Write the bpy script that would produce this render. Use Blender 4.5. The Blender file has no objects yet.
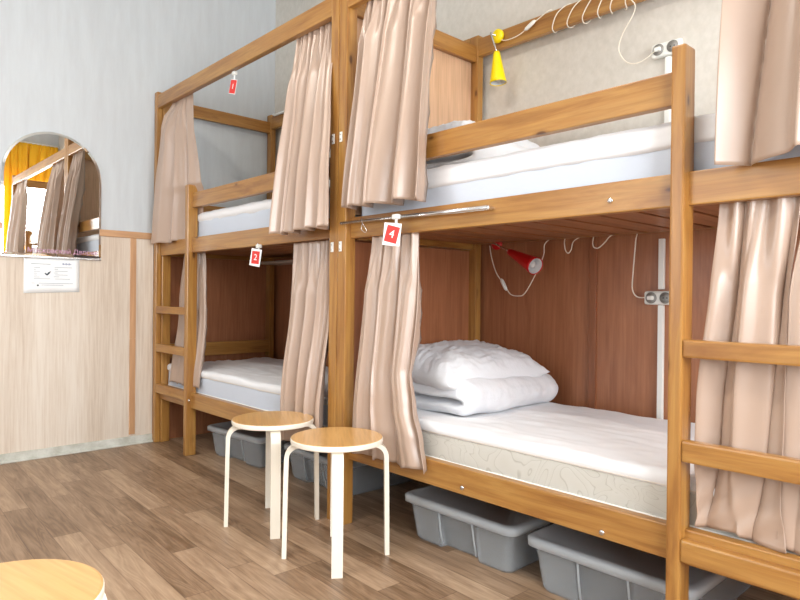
import bpy, bmesh, math, random
from mathutils import Vector, Matrix, noise
random.seed(7)
C = bpy.context.scene.collection
PI = math.pi

# ------------------------------------------------------------------ materials
def new_mat(name):
    m = bpy.data.materials.new(name); m.use_nodes = True
    nt = m.node_tree; b = nt.nodes['Principled BSDF']
    return m, nt, b
def N(nt, t, **kw):
    n = nt.nodes.new(t)
    for k, v in kw.items():
        if k in n.inputs: n.inputs[k].default_value = v
        else: setattr(n, k, v)
    return n
def L(nt, a, ao, b, bi): nt.links.new(a.outputs[ao], b.inputs[bi])
def srgb(r, g, b):
    f = lambda c: (c/255/12.92) if c/255 <= .04045 else ((c/255+.055)/1.055)**2.4
    return (f(r), f(g), f(b), 1)
def flat(name, col, rough=.5, metal=0, spec=.5, **kw):
    m, nt, b = new_mat(name)
    b.inputs['Base Color'].default_value = col; b.inputs['Roughness'].default_value = rough
    b.inputs['Metallic'].default_value = metal; b.inputs['Specular IOR Level'].default_value = spec
    for k, v in kw.items(): b.inputs[k].default_value = v
    return m
def ramp(nt, stops):
    r = nt.nodes.new('ShaderNodeValToRGB'); e = r.color_ramp.elements
    while len(e) < len(stops): e.new(.5)
    for i, (p, c) in enumerate(stops): e[i].position = p; e[i].color = c
    return r
def objvec(nt, scale, rnd=True):
    tc = N(nt, 'ShaderNodeTexCoord'); src = (tc, 'Object')
    if rnd:
        oi = N(nt, 'ShaderNodeObjectInfo'); vm = N(nt, 'ShaderNodeVectorMath', operation='MULTIPLY_ADD')
        cb = N(nt, 'ShaderNodeCombineXYZ')
        for i in range(3): L(nt, oi, 'Random', cb, i)
        L(nt, cb, 0, vm, 0); vm.inputs[1].default_value = (17, 23, 31); L(nt, tc, 'Object', vm, 2); src = (vm, 0)
    mp = N(nt, 'ShaderNodeMapping'); mp.inputs['Scale'].default_value = scale
    L(nt, src[0], src[1], mp, 0)
    return mp
def wood(name, axis, light, mid, dark, rough=.33, knots=True):
    m, nt, b = new_mat(name)
    sc = [16, 16, 16]; sc[axis] = 1.3
    mp = objvec(nt, sc)
    n1 = N(nt, 'ShaderNodeTexNoise', Scale=1.6, Detail=5, Roughness=.6, Distortion=.9); L(nt, mp, 0, n1, 0)
    r = ramp(nt, [(.25, dark), (.48, mid), (.72, light)]); L(nt, n1, 0, r, 0)
    sc2 = [70, 70, 70]; sc2[axis] = 3
    mp2 = objvec(nt, sc2); n2 = N(nt, 'ShaderNodeTexNoise', Scale=1.5, Detail=3); L(nt, mp2, 0, n2, 0)
    mx = N(nt, 'ShaderNodeMix', data_type='RGBA', blend_type='MULTIPLY'); mx.inputs[0].default_value = .35
    L(nt, r, 0, mx, 6); r2 = ramp(nt, [(.3, (.55, .5, .45, 1)), (.6, (1, 1, 1, 1))]); L(nt, n2, 0, r2, 0); L(nt, r2, 0, mx, 7)
    out = (mx, 2)
    if knots:
        sc3 = [9, 9, 9]; sc3[axis] = 3.8
        mp3 = objvec(nt, sc3); v = N(nt, 'ShaderNodeTexVoronoi', Scale=1.0, Randomness=1); L(nt, mp3, 0, v, 0)
        rk = ramp(nt, [(.0, (1, 1, 1, 1)), (.055, (.9, .9, .9, 1)), (.085, (.3, .3, .3, 1)), (.15, (0, 0, 0, 1))]); L(nt, v, 0, rk, 0)
        mk = N(nt, 'ShaderNodeMix', data_type='RGBA'); L(nt, rk, 0, mk, 0); L(nt, mx, 2, mk, 6)
        mk.inputs[7].default_value = (.10, .032, .008, 1); out = (mk, 2)
    L(nt, out[0], out[1], b, 'Base Color'); b.inputs['Roughness'].default_value = rough
    b.inputs['Coat Weight'].default_value = .25; b.inputs['Coat Roughness'].default_value = .2
    return m
PINE = (srgb(187, 141, 75), srgb(169, 119, 58), srgb(137, 87, 39))
WX, WY, WZ = [wood('pine_grain_%s' % 'xyz'[a], a, *PINE) for a in range(3)]
TRIMW = [wood('trim_wood_%s' % 'xyz'[a], a, srgb(214, 170, 128), srgb(202, 156, 114), srgb(188, 140, 98), .5, False) for a in range(3)]
SLATW = wood('brown_slat', 1, srgb(176, 120, 78), srgb(156, 102, 64), srgb(130, 82, 50), .5)
BROWN = wood('brown_panel', 2, srgb(178, 118, 80), srgb(166, 107, 71), srgb(152, 95, 61), .5, False)
TANP = wood('tan_plywood', 2, srgb(222, 182, 148), srgb(214, 174, 140), srgb(204, 163, 128), .55, False)

def wall_mat(name, base, dark, sc):
    m, nt, b = new_mat(name); mp = objvec(nt, sc, False)
    n = N(nt, 'ShaderNodeTexNoise', Scale=1.0, Detail=6, Roughness=.65); L(nt, mp, 0, n, 0)
    r = ramp(nt, [(.35, dark), (.65, base)]); L(nt, n, 0, r, 0); L(nt, r, 0, b, 'Base Color')
    bu = N(nt, 'ShaderNodeBump', Strength=.12, Distance=.004); L(nt, n, 0, bu, 'Height'); L(nt, bu, 0, b, 'Normal')
    b.inputs['Roughness'].default_value = .75
    return m
WALLP = wall_mat('grey_wallpaper', srgb(203, 208, 211), srgb(197, 201, 204), (22, 22, 3))
WALLB = wall_mat('speckled_wallpaper', srgb(216, 211, 202), srgb(206, 201, 191), (30, 30, 24))
CEIL = flat('ceiling_white', srgb(200, 198, 192), .9)

def laminate(name):
    m, nt, b = new_mat(name)
    mp = objvec(nt, (6, 6, .5), False); n = N(nt, 'ShaderNodeTexNoise', Scale=1, Detail=2); L(nt, mp, 0, n, 0)
    mp2 = objvec(nt, (60, 60, 2.2), False); n2 = N(nt, 'ShaderNodeTexNoise', Scale=1.4, Detail=5, Roughness=.7); L(nt, mp2, 0, n2, 0)
    a = N(nt, 'ShaderNodeMath', operation='ADD'); L(nt, n, 0, a, 0); L(nt, n2, 0, a, 1)
    d = N(nt, 'ShaderNodeMath', operation='MULTIPLY'); L(nt, a, 0, d, 0); d.inputs[1].default_value = .5
    r = ramp(nt, [(.36, srgb(196, 176, 156)), (.5, srgb(216, 201, 184)), (.64, srgb(228, 217, 203))]); L(nt, d, 0, r, 0)
    L(nt, r, 0, b, 'Base Color'); b.inputs['Roughness'].default_value = .55
    return m
LAMI = laminate('beige_laminate')

def floor_mat():
    m, nt, b = new_mat('plank_floor')
    tc = N(nt, 'ShaderNodeTexCoord'); mp = N(nt, 'ShaderNodeMapping'); mp.inputs['Rotation'].default_value = (0, 0, math.radians(2.1))
    L(nt, tc, 'Object', mp, 0)
    s = N(nt, 'ShaderNodeSeparateXYZ'); L(nt, mp, 0, s, 0)
    def M(op, a, bb=None, c=None):
        n = N(nt, 'ShaderNodeMath', operation=op)
        for i, x in enumerate((a, bb, c)):
            if x is None: continue
            if isinstance(x, (int, float)): n.inputs[i].default_value = x
            else: nt.links.new(x, n.inputs[i])
        return n.outputs[0]
    u, v = s.outputs[0], s.outputs[1]
    vr = M('DIVIDE', M('SUBTRACT', v, .0), .1033); row = M('FLOOR', vr); fv = M('FRACT', vr)
    wn = N(nt, 'ShaderNodeTexWhiteNoise', noise_dimensions='1D'); nt.links.new(row, wn.inputs['W'])
    ur = M('DIVIDE', M('ADD', u, M('MULTIPLY', wn.outputs[0], 3.1)), .82); col = M('FLOOR', ur); fu = M('FRACT', ur)
    idn = M('ADD', M('MULTIPLY', row, 13.37), M('MULTIPLY', col, 7.91))
    w2 = N(nt, 'ShaderNodeTexWhiteNoise', noise_dimensions='1D'); nt.links.new(idn, w2.inputs['W'])
    cb = N(nt, 'ShaderNodeCombineXYZ'); nt.links.new(M('MULTIPLY', u, 3.2), cb.inputs[0]); nt.links.new(M('MULTIPLY', v, 38), cb.inputs[1]); nt.links.new(M('MULTIPLY', w2.outputs[0], 40), cb.inputs[2])
    g = N(nt, 'ShaderNodeTexNoise', Scale=1, Detail=6, Roughness=.68, Distortion=.3); L(nt, cb, 0, g, 0)
    cb2 = N(nt, 'ShaderNodeCombineXYZ'); nt.links.new(M('MULTIPLY', u, 2.2), cb2.inputs[0]); nt.links.new(M('MULTIPLY', v, 20), cb2.inputs[1]); nt.links.new(M('MULTIPLY', w2.outputs[0], 90), cb2.inputs[2])
    wv = N(nt, 'ShaderNodeTexNoise', Scale=.8, Detail=1, Distortion=.2); L(nt, cb2, 0, wv, 0)
    rings = M('FRACT', M('MULTIPLY', wv.outputs[0], 11))
    rings = M('ABSOLUTE', M('SUBTRACT', rings, .5))
    t = M('ADD', M('MULTIPLY', g.outputs[0], .62), M('MULTIPLY', w2.outputs[0], .22))
    t = M('ADD', t, M('MULTIPLY', rings, .16))
    r = ramp(nt, [(.28, srgb(116, 90, 66)), (.45, srgb(154, 126, 100)), (.62, srgb(182, 154, 126)), (.82, srgb(204, 178, 150))])
    nt.links.new(t, r.inputs[0])
    sv = M('MINIMUM', fv, M('SUBTRACT', 1, fv)); su = M('MINIMUM', fu, M('SUBTRACT', 1, fu))
    seam = M('MAXIMUM', M('LESS_THAN', sv, .018), M('LESS_THAN', su, .0022))
    mx = N(nt, 'ShaderNodeMix', data_type='RGBA', blend_type='MULTIPLY'); nt.links.new(M('MULTIPLY', seam, .55), mx.inputs[0])
    L(nt, r, 0, mx, 6); mx.inputs[7].default_value = (.42, .36, .32, 1)
    L(nt, mx, 2, b, 'Base Color'); b.inputs['Roughness'].default_value = .42
    bu = N(nt, 'ShaderNodeBump', Strength=.06, Distance=.002); nt.links.new(t, bu.inputs['Height']); L(nt, bu, 0, b, 'Normal')
    return m
FLOOR = floor_mat()

def fabric(name, col, rough=.4, sheen=.3, bump=.1, trans=0, spec=.6, sc=(500, 500, 500)):
    m, nt, b = new_mat(name)
    b.inputs['Base Color'].default_value = col; b.inputs['Roughness'].default_value = rough
    b.inputs['Sheen Weight'].default_value = sheen; b.inputs['Specular IOR Level'].default_value = spec
    mp = objvec(nt, sc, False); n = N(nt, 'ShaderNodeTexNoise', Scale=1, Detail=3); L(nt, mp, 0, n, 0)
    bu = N(nt, 'ShaderNodeBump', Strength=bump, Distance=.002); L(nt, n, 0, bu, 'Height'); L(nt, bu, 0, b, 'Normal')
    if trans:
        t = N(nt, 'ShaderNodeBsdfTranslucent'); t.inputs[0].default_value = col
        ms = N(nt, 'ShaderNodeMixShader'); ms.inputs[0].default_value = trans
        L(nt, b, 0, ms, 1); L(nt, t, 0, ms, 2); L(nt, ms, 0, nt.nodes['Material Output'], 0)
    return m
SATIN = fabric('taupe_satin', srgb(178, 153, 135), .32, .1, .05, 0, .8, (40, 40, 260))
YELL = fabric('yellow_drape', srgb(250, 196, 24), .7, .1, .05, .3)
SHEET = fabric('white_cotton', srgb(240, 241, 243), .85, .1, .25, 0, .2, (9, 30, 9))
COTTON = fabric('crumpled_cotton', srgb(226, 228, 232), .8, .1, .9, 0, .2, (38, 60, 50))
TICK = fabric('mattress_blue_grey', srgb(206, 214, 226), .8, .1, .3, 0, .2, (60, 60, 60))
PIPE = flat('mattress_piping', srgb(238, 234, 226), .6)
def damask():
    m, nt, b = new_mat('cream_damask')
    mp = objvec(nt, (3.6, 3.6, 5.5)); n = N(nt, 'ShaderNodeTexNoise', Scale=1.0, Detail=1, Distortion=2.2); L(nt, mp, 0, n, 0)
    a = N(nt, 'ShaderNodeMath', operation='MULTIPLY'); a.inputs[1].default_value = 9; L(nt, n, 0, a, 0)
    f = N(nt, 'ShaderNodeMath', operation='FRACT'); L(nt, a, 0, f, 0)
    r = ramp(nt, [(.0, srgb(184, 181, 171)), (.05, srgb(186, 183, 173)), (.12, srgb(205, 203, 195)), (1, srgb(202, 200, 191))]); L(nt, f, 0, r, 0)
    L(nt, r, 0, b, 'Base Color'); b.inputs['Roughness'].default_value = .6
    bu = N(nt, 'ShaderNodeBump', Strength=.25, Distance=.004); L(nt, r, 0, bu, 'Height'); L(nt, bu, 0, b, 'Normal')
    return m
DAMASK = damask()
BIRCHW = flat('white_birch_lacquer', srgb(238, 230, 214), .35)
SEATW = wood('birch_seat', 0, srgb(226, 182, 120), srgb(220, 172, 108), srgb(210, 160, 96), .3, False)
CHROME = flat('brushed_chrome', (.72, .72, .72, 1), .25, 1)
WPLAST = flat('white_plastic', srgb(238, 238, 232), .35)
SOCKW = flat('socket_well_grey', srgb(150, 148, 142), .4)
CORD = flat('cream_cord', srgb(238, 230, 214), .5)
YPL = flat('yellow_lamp_enamel', srgb(252, 226, 0), .3)
RPL = flat('red_lamp_enamel', srgb(196, 20, 26), .3)
SILV = flat('lamp_reflector_white', srgb(226, 226, 226), .3)
RED = flat('red_card', srgb(214, 52, 44), .5)
PAPER = flat('white_paper', srgb(246, 248, 248), .6)
INK = flat('grey_ink', srgb(150, 158, 168), .7)
DINK = flat('dark_ink', srgb(52, 66, 78), .7)
PINK = flat('pink_lettering', srgb(196, 150, 178), .5)
DARK = flat('dark_plastic', srgb(40, 36, 34), .4)
MIRR = flat('mirror_silver', (.93, .95, .95, 1), .0, 1)
BASEB = wall_mat('painted_baseboard', srgb(222, 222, 214), srgb(186, 186, 174), (8, 8, 8))
PVC = flat('window_pvc', srgb(244, 244, 244), .3)
def bin_mat(name, a):
    m, nt, b = new_mat(name); b.inputs['Base Color'].default_value = srgb(226, 230, 232); b.inputs['Roughness'].default_value = .3
    t = N(nt, 'ShaderNodeBsdfTransparent'); t.inputs[0].default_value = (.86, .88, .9, 1)
    ms = N(nt, 'ShaderNodeMixShader'); ms.inputs[0].default_value = a
    L(nt, b, 0, ms, 1); L(nt, t, 0, ms, 2); L(nt, ms, 0, nt.nodes['Material Output'], 0)
    return m
BIN = bin_mat('frosted_tub_plastic', .78); LID = bin_mat('frosted_lid_plastic', .6)
def glass_mat():
    m, nt, b = new_mat('window_glass'); t = N(nt, 'ShaderNodeBsdfTransparent'); g = N(nt, 'ShaderNodeBsdfGlossy', Roughness=.02)
    ms = N(nt, 'ShaderNodeMixShader'); ms.inputs[0].default_value = .06
    L(nt, t, 0, ms, 1); L(nt, g, 0, ms, 2); L(nt, ms, 0, nt.nodes['Material Output'], 0)
    return m
GLASS = glass_mat()
LAMPE = flat('ceiling_lamp_glow', (1, 1, 1, 1), .5); LAMPE.node_tree.nodes['Principled BSDF'].inputs['Emission Color'].default_value = (1, .96, .9, 1)
LAMPE.node_tree.nodes['Principled BSDF'].inputs['Emission Strength'].default_value = 6

# ------------------------------------------------------------------ mesh helpers
def BM(): return bmesh.new()
def box(bm, lo, hi, bev=0, rot=None):
    r = bmesh.ops.create_cube(bm, size=1); vs = r['verts']
    c = Vector([(a+b)/2 for a, b in zip(lo, hi)]); s = [b-a for a, b in zip(lo, hi)]
    for v in vs: v.co = Vector([v.co[i]*s[i] for i in range(3)])
    if rot is not None:
        for v in vs: v.co = rot @ v.co
    for v in vs: v.co += c
    if bev:
        es = list({e for v in vs for e in v.link_edges})
        bmesh.ops.bevel(bm, geom=es, offset=min(bev, min(s)*.45), segments=2, affect='EDGES', profile=.6)
    return bm
def tube(bm, pts, r, seg=10, closed=False, smooth_n=0, radii=None):
    pts = [Vector(p) for p in pts]
    if smooth_n:
        q = []; n = len(pts)
        rng = n if closed else n-1
        for i in range(rng):
            p0 = pts[(i-1) % n] if closed or i > 0 else pts[i]; p1 = pts[i]; p2 = pts[(i+1) % n]
            p3 = pts[(i+2) % n] if closed or i+2 < n else p2
            for k in range(smooth_n):
                t = k/smooth_n
                q.append(.5*((2*p1)+(p2-p0)*t+(2*p0-5*p1+4*p2-p3)*t*t+(3*p1-p0-3*p2+p3)*t**3))
        if not closed: q.append(pts[-1])
        pts = q
    rings = []; n = len(pts); prev = None
    for i, p in enumerate(pts):
        if closed: d = pts[(i+1) % n]-pts[i-1]
        else: d = pts[min(i+1, n-1)]-pts[max(i-1, 0)]
        d = d.normalized() if d.length > 1e-9 else Vector((0, 0, 1))
        if prev is None: a = d.orthogonal().normalized()
        else:
            a = prev-d*prev.dot(d); a = a.normalized() if a.length > 1e-6 else d.orthogonal().normalized()
        prev = a; b = d.cross(a); rr = radii[i] if radii else r
        rings.append([bm.verts.new(p+(a*math.cos(2*PI*k/seg)+b*math.sin(2*PI*k/seg))*rr) for k in range(seg)])
    m = n if closed else n-1
    for i in range(m):
        A, B = rings[i], rings[(i+1) % n]
        for k in range(seg): bm.faces.new((A[k], A[(k+1) % seg], B[(k+1) % seg], B[k]))
    if not closed:
        bm.faces.new(rings[0][::-1]); bm.faces.new(rings[-1])
    return bm
def lathe(bm, prof, M=Matrix(), seg=32, cap=True):
    rings = [[bm.verts.new(M @ Vector((r*math.cos(2*PI*k/seg), r*math.sin(2*PI*k/seg), z))) for k in range(seg)] for r, z in prof]
    for A, B in zip(rings, rings[1:]):
        for k in range(seg): bm.faces.new((A[k], A[(k+1) % seg], B[(k+1) % seg], B[k]))
    if cap: bm.faces.new(rings[0][::-1]); bm.faces.new(rings[-1])
    return bm
def rbox(bm, lo, hi, r, n, disp=None):
    """rounded slab on a subdivided cube; n = segments per axis"""
    vmap = {}
    def vert(i, j, k):
        key = (i, j, k)
        if key in vmap: return vmap[key]
        p = Vector([lo[a]+(hi[a]-lo[a])*key[a]/n[a] for a in range(3)])
        q = Vector([min(max(p[a], lo[a]+r[a]), hi[a]-r[a]) for a in range(3)])
        d = Vector([(p[a]-q[a])/r[a] for a in range(3)])
        m = max(abs(x) for x in d)
        if m > 0 and d.length > 0:
            d = d.normalized()*m
            p = Vector([q[a]+d[a]*r[a] for a in range(3)])
        if disp: p = disp(p)
        vmap[key] = bm.verts.new(p); return vmap[key]
    for ax in range(3):
        u, w = (ax+1) % 3, (ax+2) % 3
        for side in (0, n[ax]):
            for i in range(n[u]):
                for j in range(n[w]):
                    def K(a, b):
                        k = [0, 0, 0]; k[ax] = side; k[u] = a; k[w] = b; return vert(*k)
                    f = [K(i, j), K(i+1, j), K(i+1, j+1), K(i, j+1)]
                    bm.faces.new(f if side else f[::-1])
    return bm
def obj(name, bm, mat, parent=None, smooth=False, loc=None, autosm=None):
    bmesh.ops.recalc_face_normals(bm, faces=bm.faces)
    off = Vector(loc) if loc else Vector((0, 0, 0))
    if parent is not None and loc is None: off = parent_loc(parent)
    me = bpy.data.meshes.new(name)
    for v in bm.verts: v.co -= off
    bm.to_mesh(me); bm.free()
    for m in (mat if isinstance(mat, (list, tuple)) else [mat]): me.materials.append(m)
    if smooth:
        for p in me.polygons: p.use_smooth = True
    o = bpy.data.objects.new(name, me); C.objects.link(o)
    if parent is not None: o.parent = parent; o['_w'] = list(parent_loc(parent))
    else: o.location = off; o['_w'] = list(off)
    return o
def parent_loc(p): return Vector(p['_w'])
def tag(o, label=None, cat=None, group=None, kind=None):
    if label: o['label'] = label
    if cat: o['category'] = cat
    if group: o['group'] = group
    if kind: o['kind'] = kind
    return o
def thing(name, label, cat, loc, group=None):
    o = bpy.data.objects.new(name, None); C.objects.link(o); o.location = loc; o['_w'] = list(loc)
    o.empty_display_size = .1
    return tag(o, label, cat, group)
def struct(name, bm, mat, label=None, parent=None, smooth=False):
    o = obj(name, bm, mat, parent, smooth)
    if parent is None: tag(o, label, name.split('_')[0], kind='structure')
    return o
def wb(lo, hi, b=.004): return box(BM(), lo, hi, b)
def text_mesh(name, s, size, mat, M, parent, align='CENTER', ext=.0004):
    cu = bpy.data.curves.new(name, 'FONT'); cu.body = s; cu.size = size; cu.extrude = ext
    cu.align_x = align; cu.align_y = 'CENTER'
    t = bpy.data.objects.new('tmp', cu); C.objects.link(t)
    dg = bpy.context.evaluated_depsgraph_get(); me = bpy.data.meshes.new_from_object(t.evaluated_get(dg))
    bpy.data.objects.remove(t); bpy.data.curves.remove(cu)
    me.transform(Matrix.Translation(-parent_loc(parent)) @ M)
    me.materials.clear(); me.materials.append(mat); me.name = name
    o = bpy.data.objects.new(name, me); C.objects.link(o); o.parent = parent; o['_w'] = list(parent_loc(parent))
    return o

# ------------------------------------------------------------------ room
XL, XR, YB, YF, ZC = -4.282, 1.65, 2.63, -2.0, 3.4
struct('floor', box(BM(), (XL-.1, YF-.1, -.1), (XR+.1, YB+.1, 0)), FLOOR, 'brown grey wood plank floor of the room')
struct('ceiling', box(BM(), (XL-.1, YF-.1, ZC), (XR+.1, YB+.1, ZC+.1)), CEIL, 'plain white ceiling')
struct('wall_left', box(BM(), (XL-.1, YF-.1, 0), (XL, YB+.1, ZC)), WALLP, 'pale grey wallpapered wall with the arched mirror')
struct('wall_back', box(BM(), (XL, YB, 0), (XR+.1, YB+.1, ZC)), WALLB, 'speckled grey wallpapered wall behind the bunk beds')
bm = BM(); VX0, VX1 = -3.4, -1.2
box(bm, (XL, YF-.1, 0), (XR+.1, YF, .85)); box(bm, (XL, YF-.1, 2.6), (XR+.1, YF, ZC)); box(bm, (XL, YF-.1, .85), (VX0, YF, 2.6)); box(bm, (VX1, YF-.1, .85), (XR+.1, YF, 2.6))
struct('wall_front', bm, WALLP, 'plain grey wall opposite the beds with an opening for the added window')  # opening made for the added fill window
bm = BM()
for x in (VX0, (VX0+VX1)/2-.03, VX1-.06): box(bm, (x, YF-.08, .85), (x+.06, YF-.02, 2.6), .005)
box(bm, (VX0, YF-.08, .85), (VX1, YF-.02, .91)); box(bm, (VX0, YF-.08, 2.54), (VX1, YF-.02, 2.6))
w2 = struct('window_2', bm, PVC, 'added white framed window opposite the beds, out of view, for fill light')  # unseen window added behind the camera to let in frontal fill light
obj('pane', box(BM(), (VX0+.06, YF-.05, .91), (VX1-.06, YF-.045, 2.54)), GLASS, w2)
WY0, WY1, WZ0, WZ1 = -.9, 2.57, .85, 2.56
bm = BM()
box(bm, (XR, YF, 0), (XR+.1, YB, WZ0)); box(bm, (XR, YF, WZ1), (XR+.1, YB, ZC))
box(bm, (XR, YF, WZ0), (XR+.1, WY0, WZ1)); box(bm, (XR, WY1, WZ0), (XR+.1, YB, WZ1))
struct('wall_right', bm, WALLP, 'grey wall with the wide window')
bm = BM()
for y in (WY0, .25, 1.4, WY1-.06): box(bm, (XR+.02, y, WZ0), (XR+.08, y+.06, WZ1), .005)
box(bm, (XR+.02, WY0, WZ0), (XR+.08, WY1, WZ0+.06)); box(bm, (XR+.02, WY0, WZ1-.06), (XR+.08, WY1, WZ1))
wf = struct('window_1', bm, PVC, 'wide white framed window bright with daylight')
obj('pane', box(BM(), (XR+.045, WY0+.06, WZ0+.06), (XR+.05, WY1-.06, WZ1-.06)), GLASS, wf)
obj('sill', box(BM(), (XR-.14, WY0-.05, WZ0-.04), (XR+.02, WY1+.03, WZ0), .006), PVC, wf)
# wainscot, rail trim, battens, baseboards
struct('trim_1', box(BM(), (XL, YF, 0), (XL+.006, 1.69, 1.37)), LAMI, 'pale beige wood laminate wainscot on the mirror wall')
struct('trim_2', wb((XL, YF, 1.365), (XL+.016, YB, 1.408)), TRIMW[1], 'light wooden rail capping the beige wainscot')
struct('trim_3', wb((XL+.004, 1.538, .70), (XL+.013, 1.576, 1.365), .002), TRIMW[2], 'upper part of tan vertical batten on the wainscot')
struct('trim_4', wb((XL+.004, 1.538, .067), (XL+.0125, 1.576, .699), .002), TRIMW[2], 'lower part of tan vertical batten on the wainscot')
struct('trim_5', box(BM(), (XL+.017, YB-.006, 0), (XR, YB, 1.38)), BROWN, 'reddish brown panelling on the wall behind the beds')
struct('trim_6', box(BM(), (XL, 1.70, .0), (XL+.006, YB-.006, 1.364)), BROWN, 'brown panelling at the far end of the far bunk')
struct('trim_7', wb((-1.54, YB-.016, 0), (-1.503, YB-.006, 1.38), .002), wood('batten_brown', 2, srgb(158, 98, 60), srgb(146, 88, 53), srgb(132, 78, 46), .5, False), 'brown vertical batten on the panelling behind the near bunk')
struct('trim_8', wb((XL+.017, YB-.02, 1.38), (XR, YB, 1.42)), TRIMW[0], 'light wooden rail capping the back panelling')
bm = BM(); box(bm, (XL+.006, YF, 0), (XL+.02, 1.69, .055), .004); box(bm, (XL+.006, YF, 0), (XL+.032, 1.69, .014), .004)
struct('baseboard_left', bm, BASEB, 'scuffed white baseboard under the wainscot')

# ------------------------------------------------------------------ bunk beds
FY, RY = 1.69, 2.60   # front of posts, back of rear posts
def bunk(label, xa, xb, ladder_left, panel):
    """xa..xb outer posts; ladder stile on the outer side"""
    t = thing('bunk_bed', label, 'bunk bed', ((xa+xb)/2, (FY+RY)/2, 0), 'pine bunk beds along the back wall')
    pw = .057
    fullL, fullR = (xa, xa+pw), (xb-pw, xb)
    if ladder_left:
        obj('post', wb((xa, FY, 0), (xa+.047, FY+.035, 2.355)), WZ, t)
        obj('post', wb((xa, FY+.036, 0), (xa+.062, FY+.096, 2.345)), WZ, t)
        obj('post', wb((xb-pw, FY, 0), (xb, FY+.055, 2.7)), WZ, t)
        ls = (xa+.489, xa+.530); runs = (xa+.047, ls[0])
    else:
        obj('post', wb((xa, FY, 0), (xa+pw, FY+.055, 2.7)), WZ, t)
        obj('post', wb((xb-.047, FY, 0), (xb, FY+.035, 2.355)), WZ, t)
        obj('post', wb((xb-.062, FY+.036, 0), (xb, FY+.096, 2.345)), WZ, t)
        ls = (LP0, LP1); runs = (ls[1], xb-.047)
    obj('ladder_post', wb((ls[0], FY, 0), (ls[1], FY+.066, 1.675), .006), WZ, t)
    for z0, z1 in (((.869, .917), (.612, .665), (.337, .398)) if ladder_left else ((.84, .888), (.563, .62), (.297, .357))):
        obj('rung', wb((runs[0], FY+.001, z0), (runs[1], FY+.033, z1), .006), WX, t)
    for x in (xa, xb-.057):
        obj('rear_post', wb((x, RY-.042, 0), (x+.057, RY, 2.375)), WZ, t)
    ry0, ry1 = FY+.03, FY+.065
    la, lb = (xa+.047, xb-.02) if ladder_left else (xa+.02, xb-.047)
    for z0, z1 in (((.294, .388), (1.256, 1.349)) if ladder_left else ((.283, .378), (1.247, 1.338))):
        obj('bed_rail', wb((la, ry0, z0), (lb, ry1, z1)), WX, t)
        obj('rear_rail', wb((xa+.05, RY-.04, z0-.01 if z0 < 1 else 1.274), (xb-.05, RY-.012, z1-.01 if z0 < 1 else 1.345)), WX, t)
        for x in (xa+.01, xb-.035):
            obj('end_rail', wb((x, FY+.09, z0), (x+.025, RY-.04, z1)), WY, t)
        z = z0+.045; n = 15; w = (xb-xa-.12)/n
        for k in range(n):
            x = xa+.06+k*w
            obj('slat', wb((x, FY+.066, z-.018), (x+w-.02, RY-.041, z), .002), SLATW, t)
    obj('guard_rail', wb((ls[0]+.01, ry0, 1.533), (xb-.03, ry1, 1.625)) if ladder_left else wb((xa+.03, ry0, 1.525), (ls[1]-.01, ry1, 1.617)), WX, t)
    obj('top_rail', wb((xa+.046, FY+.002, 2.243), (xb-.05, FY+.036, 2.332)) if ladder_left else wb((xa+.056, FY+.002, 2.243), (xb-.046, FY+.036, 2.332)), WX, t)
    obj('rear_rail', wb((xa+.056, RY-.04, 2.263), (xb-.056, RY-.01, 2.355)), WX, t)
    for x in (xa+.018, xb-.043):
        obj('end_rail', wb((x, FY+.04, 2.235), (x+.025, RY-.04, 2.32)), WY, t)
    ex = xa+.03 if ladder_left else xb-.055
    obj('end_rail', wb((ex, FY+.1, .565), (ex+.024, RY-.04, .66)), WY, t)
    obj('end_rail', wb((ex, FY+.1, 1.555), (ex+.024, RY-.04, 1.63)), WY, t)
    if panel:
        pm = (TANP, BROWN)
        for (z0, z1), m in zip(((1.36, 2.24), (.30, 1.24)), pm):
            x = xa+.003 if not ladder_left else xb-.013
            obj('end_panel', wb((x, FY+.07, z0), (x+.008, RY-.043, z1), .001), m, t)
    return t
LP0, LP1 = -.757, -.719
XB1 = (-4.273, -2.229); XB2 = (-2.226, -.10)
b1 = bunk('far pine bunk bed standing against the mirror wall', XB1[0], XB1[1], True, False)
b2 = bunk('near pine bunk bed whose lower bunk holds a pillow and folded duvet', XB2[0], XB2[1], False, True)
def disc(bm, c, r, d, axis='Y', seg=16):
    rot = {'Y': Matrix.Rotation(PI/2, 4, 'X'), 'X': Matrix.Rotation(PI/2, 4, 'Y'), 'Z': Matrix()}[axis]
    return lathe(bm, [(r*.8, -d/2), (r, -d*.3), (r, d*.3), (r*.8, d/2)], Matrix.Translation(c) @ rot, seg)
for x, z in ((-.945, 1.283), (-.96, .302), (-1.51, .309), (-2.95, 1.262), (-3.7, .35)):
    obj('bolt', disc(BM(), (x, FY+.028 if x != -3.7 else FY-.001, z), .008, .008), CHROME, b2 if x > -2.2 else b1, True)
for i, (x, z) in enumerate(((-2.262, 1.69), (-2.205, 1.69), (-2.262, 1.212), (-2.203, 1.212))):
    p = b1 if i % 2 == 0 else b2
    k = obj('bracket', wb((x-.009, FY-.004, z-.022), (x+.009, FY, z+.022), .002), WPLAST, p)
    k['label'] = 'small white plastic clip bracket'
    bm = BM(); disc(bm, (x, FY-.005, z+.011), .004, .003, seg=8); disc(bm, (x, FY-.005, z-.011), .004, .003, seg=8)
    obj('screw', bm, CHROME, k, True)

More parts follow.
